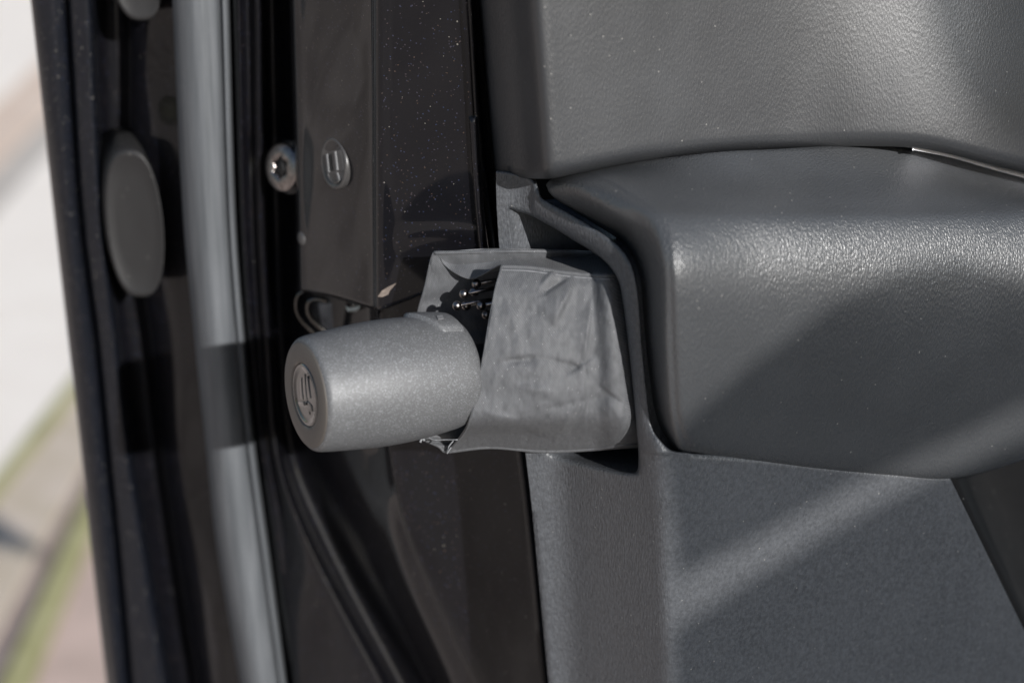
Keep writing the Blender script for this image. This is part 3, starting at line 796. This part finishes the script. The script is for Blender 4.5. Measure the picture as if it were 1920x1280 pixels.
    pts = [P(v.x, v.y, v.z) for v in rows[0][:16 * SUB + 1]]
    tube("mouth_hem", pts, 0.0006, M_fabric, cloth, n=8)
    for idx, side in ((3, 1), (16 * SUB + 4, 1)):
        path = [P(rows[i][idx].x, rows[i][idx].y, rows[i][idx].z) for i in range(2, 4 * LSUB)]
        L = 0; acc = 0; seg = []
        for a, b in zip(path[:-1], path[1:]):
            L = (b - a).length; k = int(L / 0.0011) or 1
            for q in range(k): seg.append((a.lerp(b, q / k), (b - a).normalized()))
        sv, sf = [], []
        for c, t in seg[::2]:
            w = t.cross(FWD).normalized() * 0.00016; h = -FWD * 0.00035
            a, b = c - t * 0.00055 + h, c + t * 0.00055 + h; k = len(sv)
            sv += [a + w, a - w, b - w, b + w, a + w + h * 0.6, a - w + h * 0.6, b - w + h * 0.6, b + w + h * 0.6]
            sf += [(k, k + 1, k + 2, k + 3), (k + 7, k + 6, k + 5, k + 4), (k, k + 1, k + 5, k + 4), (k + 1, k + 2, k + 6, k + 5), (k + 2, k + 3, k + 7, k + 6), (k + 3, k, k + 4, k + 7)]
        o = link("stitching", sv, sf, M_thread, cloth, smooth=False, flip_to='out'); o["kind"] = "stuff"
    # frayed threads hanging at the lower corner
    fr = [[(798, 815, .85), (812, 824, .848), (835, 824, .846), (858, 824, .842)], [(850, 826, .842), (842, 836, .840), (838, 846, .838)], [(782, 815, .852), (790, 818, .85), (796, 826, .85)], [(797, 818, .85), (790, 824, .85), (788, 829, .85)], [(846, 838, .836), (838, 850, .836)]]
    for i, f in enumerate(fr):
        tube("loose_thread", catmull([P(*p) for p in f], 5), 0.0005 if i in (2, 3) else 0.0003, M_thread, cloth, n=6)
sleeve()

# ------------------------------------------------------------------ core sheet, panes added out of view to shade the trim, car body
strip("core_sheet", [0, 380, 430, 860, 1280], [([868, 905, 912, 965, 1014], 0.912), ([905, 940, 945, 990, 1040], 0.905), ([1080, 1100, 958, 1000, 1060], 0.902)], M_black, door, nx=3)
def glass():
    m, nt, n, l, b = newmat("shade_pane_glass"); b.inputs['Base Color'].default_value = (0.01, 0.01, 0.01, 1); b.inputs['Roughness'].default_value = 0.05
    tr = n.new("ShaderNodeBsdfTransparent"); tr.inputs[0].default_value = (0.58, 0.60, 0.62, 1)
    mx = n.new("ShaderNodeMixShader"); mx.inputs[0].default_value = 0.08
    l.new(tr.outputs[0], mx.inputs[1]); l.new(b.outputs[0], mx.inputs[2]); l.new(mx.outputs[0], n["Material Output"].inputs[0]); return m
M_glass = glass()  # see-through tint of the added shade panes
def shade_piece(name, pts, t=1.35, th=0.006):  # added pane out of view, outlined to throw a shade band on the trim
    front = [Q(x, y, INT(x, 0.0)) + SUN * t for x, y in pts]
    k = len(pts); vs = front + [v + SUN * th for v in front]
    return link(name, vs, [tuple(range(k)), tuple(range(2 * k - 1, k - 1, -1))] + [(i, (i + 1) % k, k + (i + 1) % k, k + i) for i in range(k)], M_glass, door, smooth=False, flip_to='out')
shade_piece("shade_pane", [(1262, 800), (1400, 690), (1560, 565), (1700, 500), (1800, 485), (1920, 525), (2300, 620), (2300, 640), (1920, 760), (1690, 875), (1440, 1015), (1300, 1085)])
shade_piece("shade_pane", [(1290, 1185), (1460, 1075), (1680, 945), (1920, 830), (2050, 785), (2050, 1350), (1290, 1350)])
shade_piece("shade_pane", [(1835, -300), (1850, 80), (1885, 190), (1980, 290), (2400, 400), (2400, -300)], 2.3)

# lower side of the car behind and beside the camera
sec = [(0.92, 0.16), (0.90, 0.30), (0.86, 0.62), (0.88, 0.86), (0.96, 0.93), (1.5, 0.93), (1.7, 0.5), (1.5, 0.16)]
vs = [Vector((x, y, z)) for y in (-4.6, 2.2) for x, z in sec]
link("body_side", vs, [tuple(range(8)), tuple(range(15, 7, -1))] + [(i, (i + 1) % 8, 8 + (i + 1) % 8, 8 + i) for i in range(8)], M_paint, door, smooth=False, flip_to='out', bevel=0.02)

sec = [(0.97, 0.935), (1.04, 1.25), (1.14, 1.40), (1.30, 1.44), (1.9, 1.44), (1.9, 0.935)]
vs = [Vector((x, y, z)) for y in (-4.4, -0.7) for x, z in sec]
link("cabin_side", vs, [tuple(range(6)), tuple(range(11, 5, -1))] + [(i, (i + 1) % 6, 6 + (i + 1) % 6, 6 + i) for i in range(6)], M_paint, door, smooth=False, flip_to='out', bevel=0.03)
